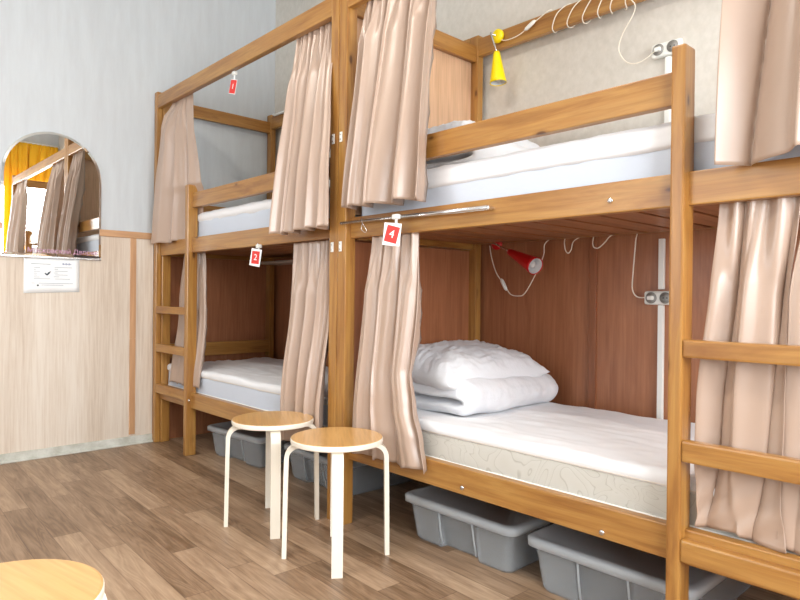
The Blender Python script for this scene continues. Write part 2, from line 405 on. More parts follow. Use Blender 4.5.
# ------------------------------------------------------------------ mattresses
def nz(p, s, seed=0.): return noise.noise(Vector((p[0]*s[0]+seed, p[1]*s[1]+seed*.7, p[2]*s[2])))
def mattress(label, x0, x1, z0, z1, mat, upper, seed, lift=0, hang=None):
    y0, y1 = 1.768, 2.545
    t = thing('mattress', label, 'mattress', ((x0+x1)/2, (y0+y1)/2, z0), 'single mattresses on the bunks')
    def d(p):
        q = p.copy(); q.y += .004*nz(p, (9, 9, 9), seed); return q
    body = obj('mattress_body', rbox(BM(), (x0, y0, z0), (x1, y1, z1-.006), (.03, .016, .02), (60, 24, 6), d), mat, t, True)
    for z in (z0+.040, z1-.03) if not upper else (z0+.014,):
        pts = [(x0, y0+.02, z), (x0+.02, y0-.001, z), (x1-.02, y0-.001, z), (x1, y0+.02, z), (x1, y1-.02, z), (x1-.02, y1, z), (x0+.02, y1, z), (x0, y1-.02, z)]
        obj('piping', tube(BM(), pts, .005, 8, True), PIPE, body, True)
    def s(p):
        q = p.copy(); top = p.z > z1-.02
        dx = (p.x-x0)/(x1-x0)
        if top:
            q.z += .006*nz(p, (4, 7, 1), seed)+.007*max(0, nz(p, (5, 26, 1), seed+3))+.004*nz(p, (16, 30, 1), seed+5)
        if p.z < z1-.05+(.01 if not upper else 0):
            q.z += .008*nz(p, (2.5, 3, 0), seed+9)
            q.y += (-.004 if p.y < 2 else .004)*(1+nz(p, (14, 3, 0), seed+2))
        q.z += lift*max(0, 1-dx*3)
        return q
    hang = hang or (.075 if upper else .042)
    bm = rbox(BM(), (x0-.006, y0-.008, z1-hang), (x1+.006, y1+.006, z1+.006), (.03, .022, .022), (130, 60, 6), s)
    dele = [f for f in bm.faces if all(v.co.z < z1-hang+.012+.012 for v in f.verts) and abs(f.normal.z) > .7 and all(v.co.y > y0+.004 and v.co.y < y1-.004 for v in f.verts)]
    o = obj('sheet', bm, SHEET, t, True); o['label'] = 'white fitted sheet over the top of the mattress'
    return t
mattress('blue-grey mattress with white sheet on the upper far bunk', XB1[0]+.05, XB1[1]-.04, 1.304, 1.500, TICK, True, 1.3, 0, .052)
mattress('grey mattress with bare white top on the lower far bunk', XB1[0]+.06, XB1[1]-.04, .343, .520, TICK, False, 4.1, .0)
mattress('blue-grey mattress with overhanging white sheet on the upper near bunk', XB2[0]+.056, XB2[1]-.05, 1.296, 1.492, TICK, True, 7.7)
mattress('cream patterned mattress with white sheet on the lower near bunk', XB2[0]+.056, XB2[1]-.05, .332, .503, DAMASK, False, 9.2)

# ------------------------------------------------------------------ pillows and duvets
def pillow(label, c, sx, sy, H, rot, seed, tilt=(0, 0), z=None):
    bm = BM(); n = 60; R = Matrix.Rotation(rot, 3, 'Z') @ Matrix.Rotation(tilt[0], 3, 'X') @ Matrix.Rotation(tilt[1], 3, 'Y')
    def P(u, v, s):
        k = 1-.07*(1-u*u)*(v*v) ; kk = 1-.07*(1-v*v)*(u*u)
        x = u*sx*kk; y = v*sy*k
        h = H*max(0, (1-abs(u)**3.2))**.55*max(0, (1-abs(v)**3.2))**.55
        e = min(1, h/H*2.2)
        w = e*(.008*nz((x, y, 0), (9, 14, 1), seed+s)+.014*abs(nz((x+y*.4, y, 0), (30, 12, 1), seed+s*2))+.006*nz((x, y, 0), (55, 40, 1), seed+5+s))
        h2 = h*(1 if s > 0 else .72)+w
        return R @ Vector((x, y, s*h2))
    g = {}
    for s in (1, -1):
        for i in range(n+1):
            for j in range(n+1):
                edge = i in (0, n) or j in (0, n)
                if s == -1 and edge: g[(s, i, j)] = g[(1, i, j)]; continue
                a, b = -1+2*i/n, -1+2*j/n
                u = math.sin(a*PI/2)*.35+a*.65; v = math.sin(b*PI/2)*.35+b*.65
                g[(s, i, j)] = bm.verts.new(P(u, v, s)+Vector(c))
        for i in range(n):
            for j in range(n):
                f = [g[(s, i, j)], g[(s, i+1, j)], g[(s, i+1, j+1)], g[(s, i, j+1)]]
                bm.faces.new(f if s > 0 else f[::-1])
    o = obj('pillow', bm, COTTON, None, True, loc=(c[0], c[1], c[2]-H*.7))
    return tag(o, label, 'pillow', 'white pillows')
def duvet(label, lo, hi, seed):
    zc = (lo[2]+hi[2])/2-.01; H = hi[2]-lo[2]
    def d(p):
        q = p.copy()
        fx = (p.x-lo[0])/(hi[0]-lo[0]); fy = (p.y-lo[1])/(hi[1]-lo[1])
        # fold mouth at the front end, layers opening towards the camera
        m = math.exp(-((p.z-zc+.02*(fx-.5))/.012)**2)*math.exp(-(fy/.06)**2)
        q.y += .075*m*(1 if fx < .82 else max(0, 1-(fx-.82)*8))
        tt = min(1, max(0, (p.z-zc)/(H*.3))); q.z += .010*nz(p, (6, 5, 4), seed)+.010*abs(nz(p, (26, 9, 10), seed+2))*tt
        q.x += .010*nz(p, (5, 7, 6), seed+4)+.005*nz(p, (9, 24, 20), seed+6)
        q.z -= (.022*fy*fy+.02*(1-fx))*tt
        if q.z < lo[2]: q.z = lo[2]
        return q
    bm = rbox(BM(), lo, hi, (H*.48, H*.42, H*.46), (44, 80, 26), d)
    o = obj('folded_duvet', bm, COTTON, None, True, loc=((lo[0]+hi[0])/2, (lo[1]+hi[1])/2, lo[2]))
    return tag(o, label, 'duvet', 'folded white duvets')
duvet('thick white duvet folded under the pillow on the lower near bunk', (-2.135, 1.885, .508), (-1.64, 2.575, .660), 2.2)
pillow('plump white pillow on the folded duvet, lower near bunk', (-1.915, 2.175, .674), .245, .322, .104, math.radians(-3), 3.1, (math.radians(1.5), math.radians(6)))
duvet('white duvet folded on the upper near bunk, half behind the guard rail', (-2.14, 1.86, 1.501), (-1.57, 2.53, 1.64), 5.2)
pillow('white pillow showing above the guard rail of the upper near bunk', (-1.90, 2.18, 1.658), .24, .33, .078, math.radians(5), 8.1, (0, math.radians(-2)))

# ------------------------------------------------------------------ curtains
def lerp_list(lst, t):
    if t <= lst[0][0]: return lst[0][1]
    for (a, x), (b, y) in zip(lst, lst[1:]):
        if t <= b: k = (t-a)/(b-a); k = k*k*(3-2*k)*.5+k*.5; return x+(y-x)*k
    return lst[-1][1]
def curtain(label, left, right, ytop, yl, yr, ztop, zbl, zbr, nf, amp, seed, group='taupe satin bunk curtains', nu=150, nv=80, mat=None, axis='x', flat_u=None, hem=0, gather=1.0, crumple=0, ymax=None):
    """left/right: [(v, x)] edge curves; y moves from ytop at the rail to yl/yr lists; amp: [(v, a)]"""
    mat = mat or SATIN; bm = BM(); g = []
    for j in range(nv+1):
        v = j/nv; row = []
        xl, xr = lerp_list(left, v), lerp_list(right, v); a = lerp_list(amp, v)
        for i in range(nu+1):
            u = i/nu
            w = u+.035*math.sin(2*PI*(u*1.3+seed*.37))+.03*nz((u*3, v*.8, 0), (1, 1, 1), seed)*min(1, v*2+.3)
            ph = 2*PI*nf*w+seed
            fold = 1.75-2.6*abs(math.sin(ph/2+.6*v))**.55
            fold = fold*(.8+.5*nz((u*4, v*1.3, 0), (1, 1, 1), seed+11))+.16*math.sin(2.3*ph+seed*2+v*2)
            top = math.sin(ph*2.0+1)*.7+.4*math.sin(ph*3.1)
            k = min(1, v*4/gather)
            dep = a*(fold*k+top*(1-k)*.8)
            x = xl+(xr-xl)*(u+.018*math.cos(ph)*k*min(u, 1-u)*6)
            y = (lerp_list(yl, v)*(1-u)+lerp_list(yr, v)*u)
            y += (ytop-y)*max(0, 1-v*9)
            zb = zbl+(zbr-zbl)*u
            z = ztop+(zb-ztop)*v-(.005*math.cos(ph)*v*v if v > .5 else 0)
            dep += .003*nz((x*6, z*5, 0), (1, 1, 1), seed+20)
            if crumple and v > .8:
                q = (v-.8)/.2; x += crumple*q*math.sin(u*11+v*9); z += .014*q*q*max(0, math.sin(u*7.5-1.2)); dep += .006*q*math.sin(v*60+u*14)
            if ymax and v > .45 and y+dep > ymax:
                kk = min(1, (v-.45)*5); dep -= (y+dep-ymax)*.88*kk*kk*(3-2*kk)
            row.append(bm.verts.new((x, y+dep, z) if axis == 'x' else (y+dep, x, z)))
        g.append(row)
    for j in range(nv):
        for i in range(nu): bm.faces.new((g[j][i], g[j][i+1], g[j+1][i+1], g[j+1][i]))
    cx = (left[0][1]+right[0][1])/2
    o = obj('curtain', bm, mat, None, True, loc=(cx, ytop, ztop) if axis == 'x' else (ytop, cx, ztop))
    sm = o.modifiers.new('thickness', 'SOLIDIFY'); sm.thickness = .0022; sm.offset = 0
    return tag(o, label, 'curtain', group)
F = 1.0
curtain('taupe curtain at the left end of the upper far bunk, flaring over the corner post', [(0, -4.05), (1, -4.185)], [(0, -3.79), (.4, -3.70), (.62, -3.68), (.75, -3.70), (1, -3.745)],
        1.735, [(0, 1.70), (.2, 1.665), (1, 1.652)], [(0, 1.735), (.3, 1.73), (.62, 1.752), (.68, 1.775), (1, 1.783)], 2.262, 1.325, 1.347, 2.6, [(0, .012), (.3, .026), (.6, .028), (1, .024)], .9)
curtain('taupe curtain at the right end of the upper far bunk beside the middle posts', [(0, -2.61), (1, -2.63)], [(0, -2.29), (1, -2.215)],
        1.735, [(0, 1.73), (1, 1.632)], [(0, 1.73), (1, 1.632)], 2.262, 1.285, 1.295, 4.2, [(0, .016), (.3, .038), (1, .046)], 2.4, ymax=1.715)
curtain('bright taupe curtain at the left end of the upper near bunk', [(0, -2.09), (.5, -2.09), (1, -2.11)], [(0, -1.675), (1, -1.63)],
        1.735, [(0, 1.73), (1, 1.63)], [(0, 1.73), (1, 1.63)], 2.30, 1.362, 1.352, 3.6, [(0, .018), (.25, .046), (1, .054)], 4.6, ymax=1.715)
curtain('taupe curtain at the right end of the upper near bunk beyond the ladder post', [(0, -.610), (1, -.625)], [(0, -.12), (1, -.12)],
        1.735, [(0, 1.735), (1, 1.645)], [(0, 1.735), (1, 1.65)], 2.30, 1.328, 1.345, 2.0, [(0, .016), (.25, .046), (1, .054)], 3.7)
curtain('taupe curtain bunched behind the ladder of the lower far bunk', [(0, -4.02), (.35, -4.09), (1, -4.13)], [(0, -3.735), (1, -3.675)],
        1.80, [(0, 1.80), (.5, 1.79), (1, 1.742)], [(0, 1.80), (.5, 1.79), (1, 1.742)], 1.262, .420, .420, 5.5, [(0, .014), (.5, .022), (.8, .02), (1, .012)], 3.3)
curtain('taupe curtain at the right end of the lower far bunk behind the stools', [(0, -2.645), (1, -2.62)], [(0, -2.29), (1, -2.30)],
        1.738, [(0, 1.735), (.3, 1.73), (.8, 1.675), (1, 1.672)], [(0, 1.735), (.3, 1.73), (.8, 1.675), (1, 1.675)], 1.25, .30, .30, 3.4, [(0, .014), (.3, .032), (.85, .036), (1, .034)], 5.8, ymax=1.715)
curtain('taupe curtain hanging to the lower rail at the left of the lower near bunk', [(0, -2.05), (.25, -2.075), (1, -2.095)], [(0, -1.775), (.3, -1.77), (.6, -1.772), (.75, -1.735), (.88, -1.690), (1, -1.662)],
        1.738, [(0, 1.735), (.3, 1.72), (.8, 1.685), (1, 1.685)], [(0, 1.735), (.3, 1.73), (.8, 1.69), (1, 1.685)], 1.25, .335, .338, 2.9, [(0, .014), (.3, .028), (.85, .030), (1, .026)], 7.2, ymax=1.715)
curtain('taupe curtain behind the ladder rungs of the lower near bunk', [(0, -.655), (.25, -.668), (.6, -.698), (1, -.705)], [(0, -.465), (.3, -.490), (1, -.497)],
        1.76, [(0, 1.76), (.7, 1.752), (1, 1.742)], [(0, 1.76), (.7, 1.752), (1, 1.742)], 1.262, .384, .384, 1.7, [(0, .014), (.3, .024), (.75, .020), (1, .008)], 9.4, crumple=.018)
curtain('taupe curtain at the right edge, behind the ladder rungs of the lower near bunk', [(0, -.452), (.3, -.487), (1, -.505)], [(0, -.14), (1, -.14)],
        1.765, [(0, 1.765), (.7, 1.760), (1, 1.748)], [(0, 1.765), (.7, 1.755), (1, 1.748)], 1.262, .384, .384, 2.6, [(0, .014), (.3, .022), (.75, .014), (1, .006)], 2.9)

# ------------------------------------------------------------------ stools
def make_stool(label):
    t = thing('stool', label, 'stool', (0, 0, 0), 'round birch stools')
    s = lathe(BM(), [(.170, .4285), (.1755, .431), (.1765, .435), (.1765, .446), (.1745, .4495), (.17, .451)], seg=64)
    bmesh.ops.recalc_face_normals(s, faces=s.faces)
    for f in s.faces: f.material_index = 0 if f.calc_center_median().z > .4497 else 1
    obj('seat', s, [SEATW, BIRCHW], t)
    for k in range(4):
        a = k*PI/2; bm = BM(); th = .0085; hw = .020
        path = [(.196, 0), (.194, .15), (.192, .30), (.190, .372)]
        for q in range(1, 9):
            b = q/8*PI/2; path.append((.190-.05*(1-math.cos(b)), .372+.0475*math.sin(b)))
        path += [(.11, .4195), (.075, .4195)]
        rings = []
        for i, (r, z) in enumerate(path):
            p0, p1 = path[max(0, i-1)], path[min(len(path)-1, i+1)]
            d = Vector((p1[0]-p0[0], 0, p1[1]-p0[1])).normalized(); nrm = Vector((d.z, 0, -d.x))
            c = Vector((r, 0, z)); rings.append([c+nrm*th+Vector((0, hw, 0)), c+nrm*th-Vector((0, hw, 0)), c-nrm*th-Vector((0, hw, 0)), c-nrm*th+Vector((0, hw, 0))])
        R = Matrix.Rotation(a, 3, 'Z'); V = [[bm.verts.new(R @ p) for p in r] for r in rings]
        for A, B in zip(V, V[1:]):
            for i in range(4): bm.faces.new((A[i], A[(i+1) % 4], B[(i+1) % 4], B[i]))
        bm.faces.new(V[0]); bm.faces.new(V[-1][::-1])
        es = [e for e in bm.edges if len(e.link_faces) == 2 and e.calc_face_angle(0) > 1.2]
        bmesh.ops.bevel(bm, geom=es, offset=.003, segments=2, affect='EDGES')
        leg = obj('leg', bm, BIRCHW, t)
        pad = lathe(BM(), [(.008, -.0), (.008, .003)], Matrix.Translation(R @ Vector((.196, 0, 0))), 10)
    return t
def dup(root, loc, rz, label):
    r = root.copy(); C.objects.link(r); r.scale = root.scale; r.location = loc; r.rotation_euler = (0, 0, rz); r['label'] = label
    for ch in list(root.children):
        c = ch.copy(); C.objects.link(c); c.parent = r
    return r
def zs(o):
    o.scale = (1, 1, 1.014); return o
st = make_stool('birch stool standing left of the middle posts, further from the viewer')
zs(st); dup(st, (-1.940, 1.480, 0), math.radians(-36), 'birch stool right in front of the middle posts, nearer of the pair')
dup(st, (-1.29, .235, 0), math.radians(12), 'birch stool cut off at the bottom left corner, alone on the open floor')
st.location = (-2.412, 1.487, 0); st.rotation_euler = (0, 0, math.radians(-28))

# ------------------------------------------------------------------ storage boxes
def make_bin():
    t = thing('storage_box', 'translucent plastic storage box', 'storage box', (0, 0, 0), 'clear plastic storage boxes under the beds')
    # short end faces the room (-y); w x d x h = .56 x .74 x .18
    def outline(hx, hy, ind, r=.03):
        pts = []
        def arc(cx, cy, a0):
            for k in range(5):
                a = a0+k/4*PI/2; pts.append((cx+r*math.cos(a), cy+r*math.sin(a)))
        arc(hx-r, 2*hy-r, 0); arc(-hx+r, 2*hy-r, PI/2); arc(-hx+r, r, PI)
        if ind: pts.extend([(-.10, 0), (-.09, ind), (.09, ind), (.10, 0)])
        arc(hx-r, r, 1.5*PI)
        return pts
    bm = BM(); lv = []
    for hx, hy, z, off, ind in ((.235, .335, .0, .03, .03), (.243, .342, .012, .022, .03), (.262, .362, .155, .004, .018), (.268, .366, .157, .0, .014), (.268, .366, .166, .0, .014)):
        lv.append([bm.verts.new((x, y+off, z+.001)) for x, y in outline(hx, hy, ind)])
    for A, B in zip(lv, lv[1:]):
        n = len(A)
        for k in range(n): bm.faces.new((A[k], A[(k+1) % n], B[(k+1) % n], B[k]))
    bm.faces.new(lv[0][::-1])
    o = obj('tub', bm, BIN, t); m = o.modifiers.new('wall', 'SOLIDIFY'); m.thickness = .003; m.offset = -1
    bm = BM(); lv = []
    for hx, z, off in ((.284, .155, 0.), (.286, .178, 0.), (.278, .184, .008), (.262, .185, .024), (.258, .180, .028)):
        hy = .366+.016-off; lv.append([bm.verts.new((x, y-.016+off, z)) for x, y in outline(hx, hy, 0, .04)])
    for A, B in zip(lv, lv[1:]):
        n = len(A)
        for k in range(n): bm.faces.new((A[k], A[(k+1) % n], B[(k+1) % n], B[k]))
    bm.faces.new(lv[-1])
    o = obj('lid', bm, LID, t, True); m = o.modifiers.new('wall', 'SOLIDIFY'); m.thickness = .0025; m.offset = -1
    bm = BM()
    for x in (-.085, .085): tube(bm, [(x, -.0, .153), (x*1.02, .012, .08), (x*1.03, .026, .02)], .0035, 6)
    tube(bm, [(-.085, .0, .150), (.085, .0, .150)], .004, 6)
    obj('handle_recess', bm, LID, t, True)
    return t
bn = make_bin()
dup(bn, (-1.005, 1.80, 0), math.radians(0), 'clear plastic storage box under the near bunk, beside the ladder post')
dup(bn, (-3.43, 1.84, 0), math.radians(5), 'clear plastic storage box under the far bunk, left of the stools')
dup(bn, (-2.70, 1.90, 0), math.radians(-2), 'clear plastic storage box under the far bunk, seen between the stool legs')
bn.location = (-1.625, 1.808, 0); bn['label'] = 'clear plastic storage box under the near bunk, just right of the front stool'

# ------------------------------------------------------------------ cords, lamps, sockets
def cone_between(bm, a, b, r0, r1, seg=28, wall=.002, base_cap=True):
    a, b = Vector(a), Vector(b); d = b-a; q = d.to_track_quat('Z', 'Y').to_matrix().to_4x4(); M = Matrix.Translation(a) @ q; h = d.length
    prof = [(r0*.3, 0), (r0*.8, .001), (r0, .006)]+[(r0+(r1-r0)*k/10, .006+(h-.006)*k/10) for k in range(1, 11)]
    prof += [(r1-wall, h)]+[(r1-wall-(r1-r0)*k/10, h-(h-.02)*k/10) for k in range(1, 10)]
    return lathe(bm, prof, M, seg), M, h
def clamp_lamp(name, label, base, base_r, joint, s0, s1, r1, mat, cord, switch, group):
    t = thing(name, label, 'lamp', base, group)
    bm = BM(); lathe(bm, [(base_r*.9, -.012), (base_r, -.008), (base_r, .006), (base_r*.75, .012), (base_r*.3, .013)], Matrix.Translation(base) @ Matrix.Rotation(PI/2, 4, 'X'), 28)
    obj('base', bm, mat, t, True)
    obj('arm', tube(BM(), [Vector(base)+Vector((0, -.01, 0)), Vector(base)+Vector((-.012, -.03, .004)), joint, s0], .0045, 8, smooth_n=4), CHROME, t, True)
    bm, M, h = cone_between(BM(), s0, s1, .016, r1)
    obj('lamp_shade', bm, mat, t, True)
    bm = BM(); lathe(bm, [(r1*.72, h-.05), (r1-.004, h-.003)], M, 24, False)
    lathe(bm, [(.001, h-.05), (r1*.72, h-.05)], M, 24, False)
    lathe(bm, [(.012, h-.05), (.018, h-.035), (.016, h-.02), (.006, h-.012), (.001, h-.011)], M, 16, False)
    sl = obj('reflector', bm, SILV, t, True); sl['label'] = 'silvery white inside of the shade with bulb'
    obj('cord', tube(BM(), cord, .0026, 6, smooth_n=6), CORD, t, True)
    a, b = Vector(switch[0]), Vector(switch[1]); mid = (a+b)/2
    bm = tube(BM(), [a, a+(b-a)*.15, mid, a+(b-a)*.85, b], .009, 8, radii=[.004, .009, .010, .009, .004])
    k = obj('switch', bm, WPLAST, t, True)
    return t
# yellow lamp on the rear top rail: cord wound round the rail, then down to the upper socket
YR = RY-.044
cord = [(-2.03, YR-.012, 2.312), (-1.98, YR-.01, 2.288), (-1.90, YR-.008, 2.292), (-1.83, YR-.01, 2.318), (-1.765, YR-.006, 2.345), (-1.735, YR-.004, 2.358)]
xx = -1.70
rt = [( .02, 1), (.045, 0), (.075, 1), (.11, 0), (.15, 1)]
loops = [(-1.725, 2.362, -1.735, 2.258), (-1.63, 2.362, -1.655, 2.256), (-1.545, 2.365, -1.575, 2.25), (-1.49, 2.365, -1.50, 2.252), (-1.44, 2.365, -1.44, 2.254), (-1.385, 2.365, -1.37, 2.25)]
prev = None
for tx, tz, bx, bz in loops:
    cord += [(tx, YR+.015, tz), (tx+.004, YR+.052, 2.34), (tx+.004, YR+.052, 2.275), (bx+.02, YR+.02, bz), (bx+.026, YR-.006, 2.275), ((tx+bx)/2+.05, YR-.008, 2.33)]
cord += [(-1.33, YR-.008, 2.345), (-1.32, YR-.01, 2.28), (-1.30, YR-.004, 2.24), (-1.315, YR+.0, 2.20), (-1.365, YR+.01, 2.14), (-1.385, YR+.02, 2.08), (-1.35, YR+.03, 2.02), (-1.29, YR+.035, 2.01), (-1.222, 2.595, 2.045)]
clamp_lamp('clip_lamp', 'yellow cone lamp on the rear top rail of the near bunk', (-2.028, YR-.014, 2.322), .034, Vector((-2.040, YR-.05, 2.325)), Vector((-2.000, YR-.056, 2.225)), Vector((-1.988, YR-.056, 2.065)), .042, YPL,
           cord, ((-1.862, YR-.014, 2.300), (-1.802, YR-.012, 2.332)), 'small cone bed lamps')
YQ = YR-.01
cord = [(-2.068, YQ, 1.262), (-2.055, YQ, 1.20), (-2.03, YQ+.01, 1.12), (-1.985, YQ+.02, 1.06), (-1.95, YQ+.02, 1.015), (-1.90, YQ+.02, 1.005), (-1.86, YQ+.02, 1.02), (-1.80, YQ+.02, 1.11), (-1.755, YQ+.02, 1.20), (-1.748, YQ+.02, 1.255),
        (-1.72, YQ+.06, 1.2905), (-1.66, YQ+.05, 1.2905), (-1.641, YQ+.02, 1.255), (-1.635, YQ+.02, 1.22), (-1.62, YQ+.02, 1.205), (-1.605, YQ+.02, 1.22), (-1.59, YQ+.02, 1.26), (-1.55, YQ+.06, 1.2905), (-1.51, YQ+.05, 1.2905), (-1.495, YQ+.02, 1.245),
        (-1.488, YQ+.02, 1.225), (-1.465, YQ+.02, 1.222), (-1.435, YQ+.02, 1.245), (-1.41, YQ+.02, 1.27), (-1.38, YQ+.06, 1.2905), (-1.31, YQ+.06, 1.2905), (-1.298, YQ+.03, 1.24), (-1.312, YQ+.04, 1.12), (-1.32, YQ+.05, 1.04), (-1.30, YQ+.055, 1.005), (-1.243, 2.592, 1.003)]
clamp_lamp('clip_lamp', 'red cone lamp under the upper bunk above the folded duvet', (-2.02, YQ-.004, 1.268), .03, Vector((-2.01, YQ-.045, 1.27)), Vector((-1.905, YQ-.052, 1.222)), Vector((-1.715, YQ-.10, 1.142)), .042, RPL,
           cord, ((-2.005, YQ+.016, 1.092), (-1.972, YQ+.018, 1.032)), 'small cone bed lamps')
def socket(label, x0, z0, plug_x, ztop, zbot):
    t = thing('power_outlet', label, 'power outlet', (x0+.06, 2.62, z0), 'double wall sockets above the near bunk')
    yb = 2.625 if z0 < 1.3 else 2.631
    obj('housing', wb((x0, yb-.034, z0), (x0+.128, yb-.001, z0+.058), .012), WPLAST, t)
    for k in (0, 1):
        c = (x0+.034+k*.06, yb-.035, z0+.029)
        w = obj('socket_well', lathe(BM(), [(.024, .002), (.023, .0), (.021, -.001), (.018, -.0005)], Matrix.Translation(c) @ Matrix.Rotation(PI/2, 4, 'X'), 24), SOCKW, t, True)
        bm = BM()
        if k == 1:
            for dx in (-.008, .008): disc(bm, (c[0]+dx, c[1]-.0025, c[2]), .003, .002, seg=8)
            obj('contact', bm, DARK, w)
    obj('plug', wb((x0+.02, yb-.052, z0+.020), (x0+.048, yb-.036, z0+.038), .006), WPLAST, t)
    tr = tag(obj('cable_duct', wb((x0+.054, yb-.018, zbot), (x0+.078, yb-.001, ztop), .003), WPLAST), 'narrow white cable duct ' + ('below the upper socket' if z0 > 1.5 else 'running past the lower socket'), 'cable duct')
    return t
socket('double white socket on the wall over the upper near bunk', -1.252, 2.012, 0, 2.011, 1.43)
s2 = socket('double white socket on the brown panel inside the lower near bunk', -1.267, .972, 0, .971, .40)
tag(obj('cable_duct', wb((-1.213, 2.607, 1.037), (-1.189, 2.624, 1.25), .003), WPLAST), 'short white cable duct just above the lower socket', 'cable duct')
# white cord on the far bunk's rear top rail
t = obj('cable', tube(BM(), [(-4.16, RY-.05, 2.362), (-4.10, RY-.055, 2.352), (-3.7, RY-.03, 2.362), (-3.2, RY-.03, 2.36), (-2.5, RY-.03, 2.36)], .009, 8, smooth_n=3), WPLAST, None, True, loc=(-4.1, RY-.03, 2.36))
tag(t, 'thick white cable lying on the rear top rail of the far bunk', 'cable')
# corner shelf in the lower far bunk
t = thing('wall_shelf', 'small grey corner shelf high inside the lower far bunk', 'shelf', (-3.9, 2.5, 1.2))
obj('shelf_board', wb((-4.08, 2.38, 1.222), (-3.2, 2.555, 1.240)), flat('grey_shelf', srgb(176, 160, 146), .5), t)
obj('shelf_bracket', wb((-3.6, 2.40, 1.17), (-3.58, 2.556, 1.222)), CHROME, t)

# ------------------------------------------------------------------ towel rod, tags
t = thing('towel_rod', 'thin chrome rod along the upper rail of the near bunk', 'rod', (-1.8, 1.70, 1.306))
ya = 1.697
obj('tube', tube(BM(), [(-2.195, ya-.012, 1.312), (-1.39, ya, 1.303)], .0065, 12), CHROME, t, True)
obj('tube', tube(BM(), [(-1.85, ya-.006, 1.3081), (-1.39, ya, 1.303)], .0085, 12), CHROME, t, True)
obj('bracket', box(BM(), (-1.396, ya-.008, 1.295), (-1.380, FY+.031, 1.311), .006), CHROME, t)
h = obj('hook', tube(BM(), [(-2.045, ya-.02, 1.322), (-2.035, ya-.024, 1.30), (-2.01, ya-.022, 1.27), (-2.02, ya-.02, 1.26), (-2.045, ya-.02, 1.275), (-2.04, ya-.02, 1.295)], .0018, 6, smooth_n=5), CHROME, t, True)
def number_tag(label, num, c, w, h, rollc, rollr, yaw, clip, clipy, fr=.37):
    t = thing('number_tag', label, 'number tag', c, 'numbered bed tags')
    RM = Matrix.Translation(c) @ Matrix.Rotation(yaw, 4, 'Z') @ Matrix.Rotation(PI/2, 4, 'X')
    bm = BM(); box(bm, (-w/2, -h/2, -.0008), (w/2, h/2, .0008), .0003); bm.transform(RM @ Matrix.Rotation(rollc, 4, 'Z')); obj('card', bm, PAPER, t)
    bm = BM(); box(bm, (-w*fr, -h*fr, .0005), (w*fr, h*fr, .0016), .0002); bm.transform(RM @ Matrix.Rotation(rollr, 4, 'Z')); r = obj('red_panel', bm, RED, t)
    text_mesh('numeral', num, h*.5, PAPER, RM @ Matrix.Translation((0, 0, .002)) @ Matrix.Rotation(rollr, 4, 'Z'), r)
    z = c[2]+h/2; bm = BM()
    box(bm, (c[0]-.006+.004, clipy-.002, z-.006), (c[0]+.006+.004, clipy+.002, z+clip), .001)
    obj('strap', bm, PAPER, t)
    bm = BM(); box(bm, (c[0]-.014, clipy-.009, z+clip-.002), (c[0]+.018, clipy+.012, z+clip+.018), .005)
    obj('clip', bm, WPLAST, t)
    return t
number_tag('red number 4 tag clipped on the chrome rod', '4', (-1.832, 1.656, 1.238), .072, .088, math.radians(-6), math.radians(-15), math.radians(26), .018, 1.674)
number_tag('small red tag with white border below the upper rail of the far bunk', '2', (-2.925, 1.690, 1.192), .066, .09, math.radians(-10), math.radians(-6), math.radians(22), .006, 1.705)
number_tag('narrow red tag hanging from the top rail of the far bunk', '1', (-3.225, 1.712, 2.155), .052, .08, math.radians(-14), math.radians(-14), math.radians(14), .028, 1.718, .46)

# ------------------------------------------------------------------ mirror and notice
t = thing('wall_mirror', 'arched frameless mirror on the pale wall, pink lettering at its foot', 'mirror', (XL+.01, 1.076, 1.22))
def arch(inset):
    y0, y1, z0 = .800+inset, 1.352-inset, 1.220+inset; c = (y0+y1)/2; rr = (y1-y0)/2; zs = 1.975-.2756; pts = [(y0, z0), (y1, z0)]
    for k in range(33): a = k/32*PI; pts.append((c+rr*math.cos(a), zs+rr*math.sin(a)*1.0))
    return pts
bm = BM(); x0 = XL+.008; x1 = XL+.017
A = [bm.verts.new((x0, y, z)) for y, z in arch(0)]; B = [bm.verts.new((x1-.003, y, z)) for y, z in arch(0)]; D = [bm.verts.new((x1, y, z)) for y, z in arch(.014)]
for P_, Q_ in ((A, B), (B, D)):
    n = len(P_)
    for k in range(n): bm.faces.new((P_[k], P_[(k+1) % n], Q_[(k+1) % n], Q_[k]))
bm.faces.new(D); bm.faces.new(A[::-1])
obj('glass', bm, MIRR, t)
tag(obj('lower_clip', wb((XL+.006, .80, 1.208), (XL+.022, 1.352, 1.2195), .002), CHROME, t))
text_mesh('lettering', 'Московский Дворик', .040, PINK, Matrix.Translation((XL+.0178, 1.135, 1.252)) @ Matrix.Rotation(PI/2, 4, 'Z') @ Matrix.Rotation(PI/2, 4, 'X') @ Matrix.Shear('XZ', 4, (0, 0)), t)
t = thing('notice', 'white landscape notice pinned right below the arched mirror', 'notice', (XL+.012, 1.073, .995))
bm = BM(); g = []
for i in range(13):
    y = .920+.307*i/12; g.append([bm.verts.new((XL+.0085+.002*math.sin(i*.5)+(.004 if (i == 12 and k == 0) else 0), y, .995+.208*k/6+.0008*i)) for k in range(7)])
for i in range(12):
    for k in range(6): bm.faces.new((g[i][k], g[i+1][k], g[i+1][k+1], g[i][k+1]))
sh = obj('sheet_of_paper', bm, PAPER, t, True); m = sh.modifiers.new('t', 'SOLIDIFY'); m.thickness = .0006; m.offset = 0
bm = BM(); xs = XL+.0125
def ln(y, z, w, h=.0022): box(bm, (xs-.0006, y, z-h/2), (xs, y+w, z+h/2))
ln(.958, 1.172, .105, .003)
for i, w in enumerate((.035, .012, .034, .018, .02, .032)): ln(.972, 1.150-i*.0115, w)
ln(.972, 1.083, .09)
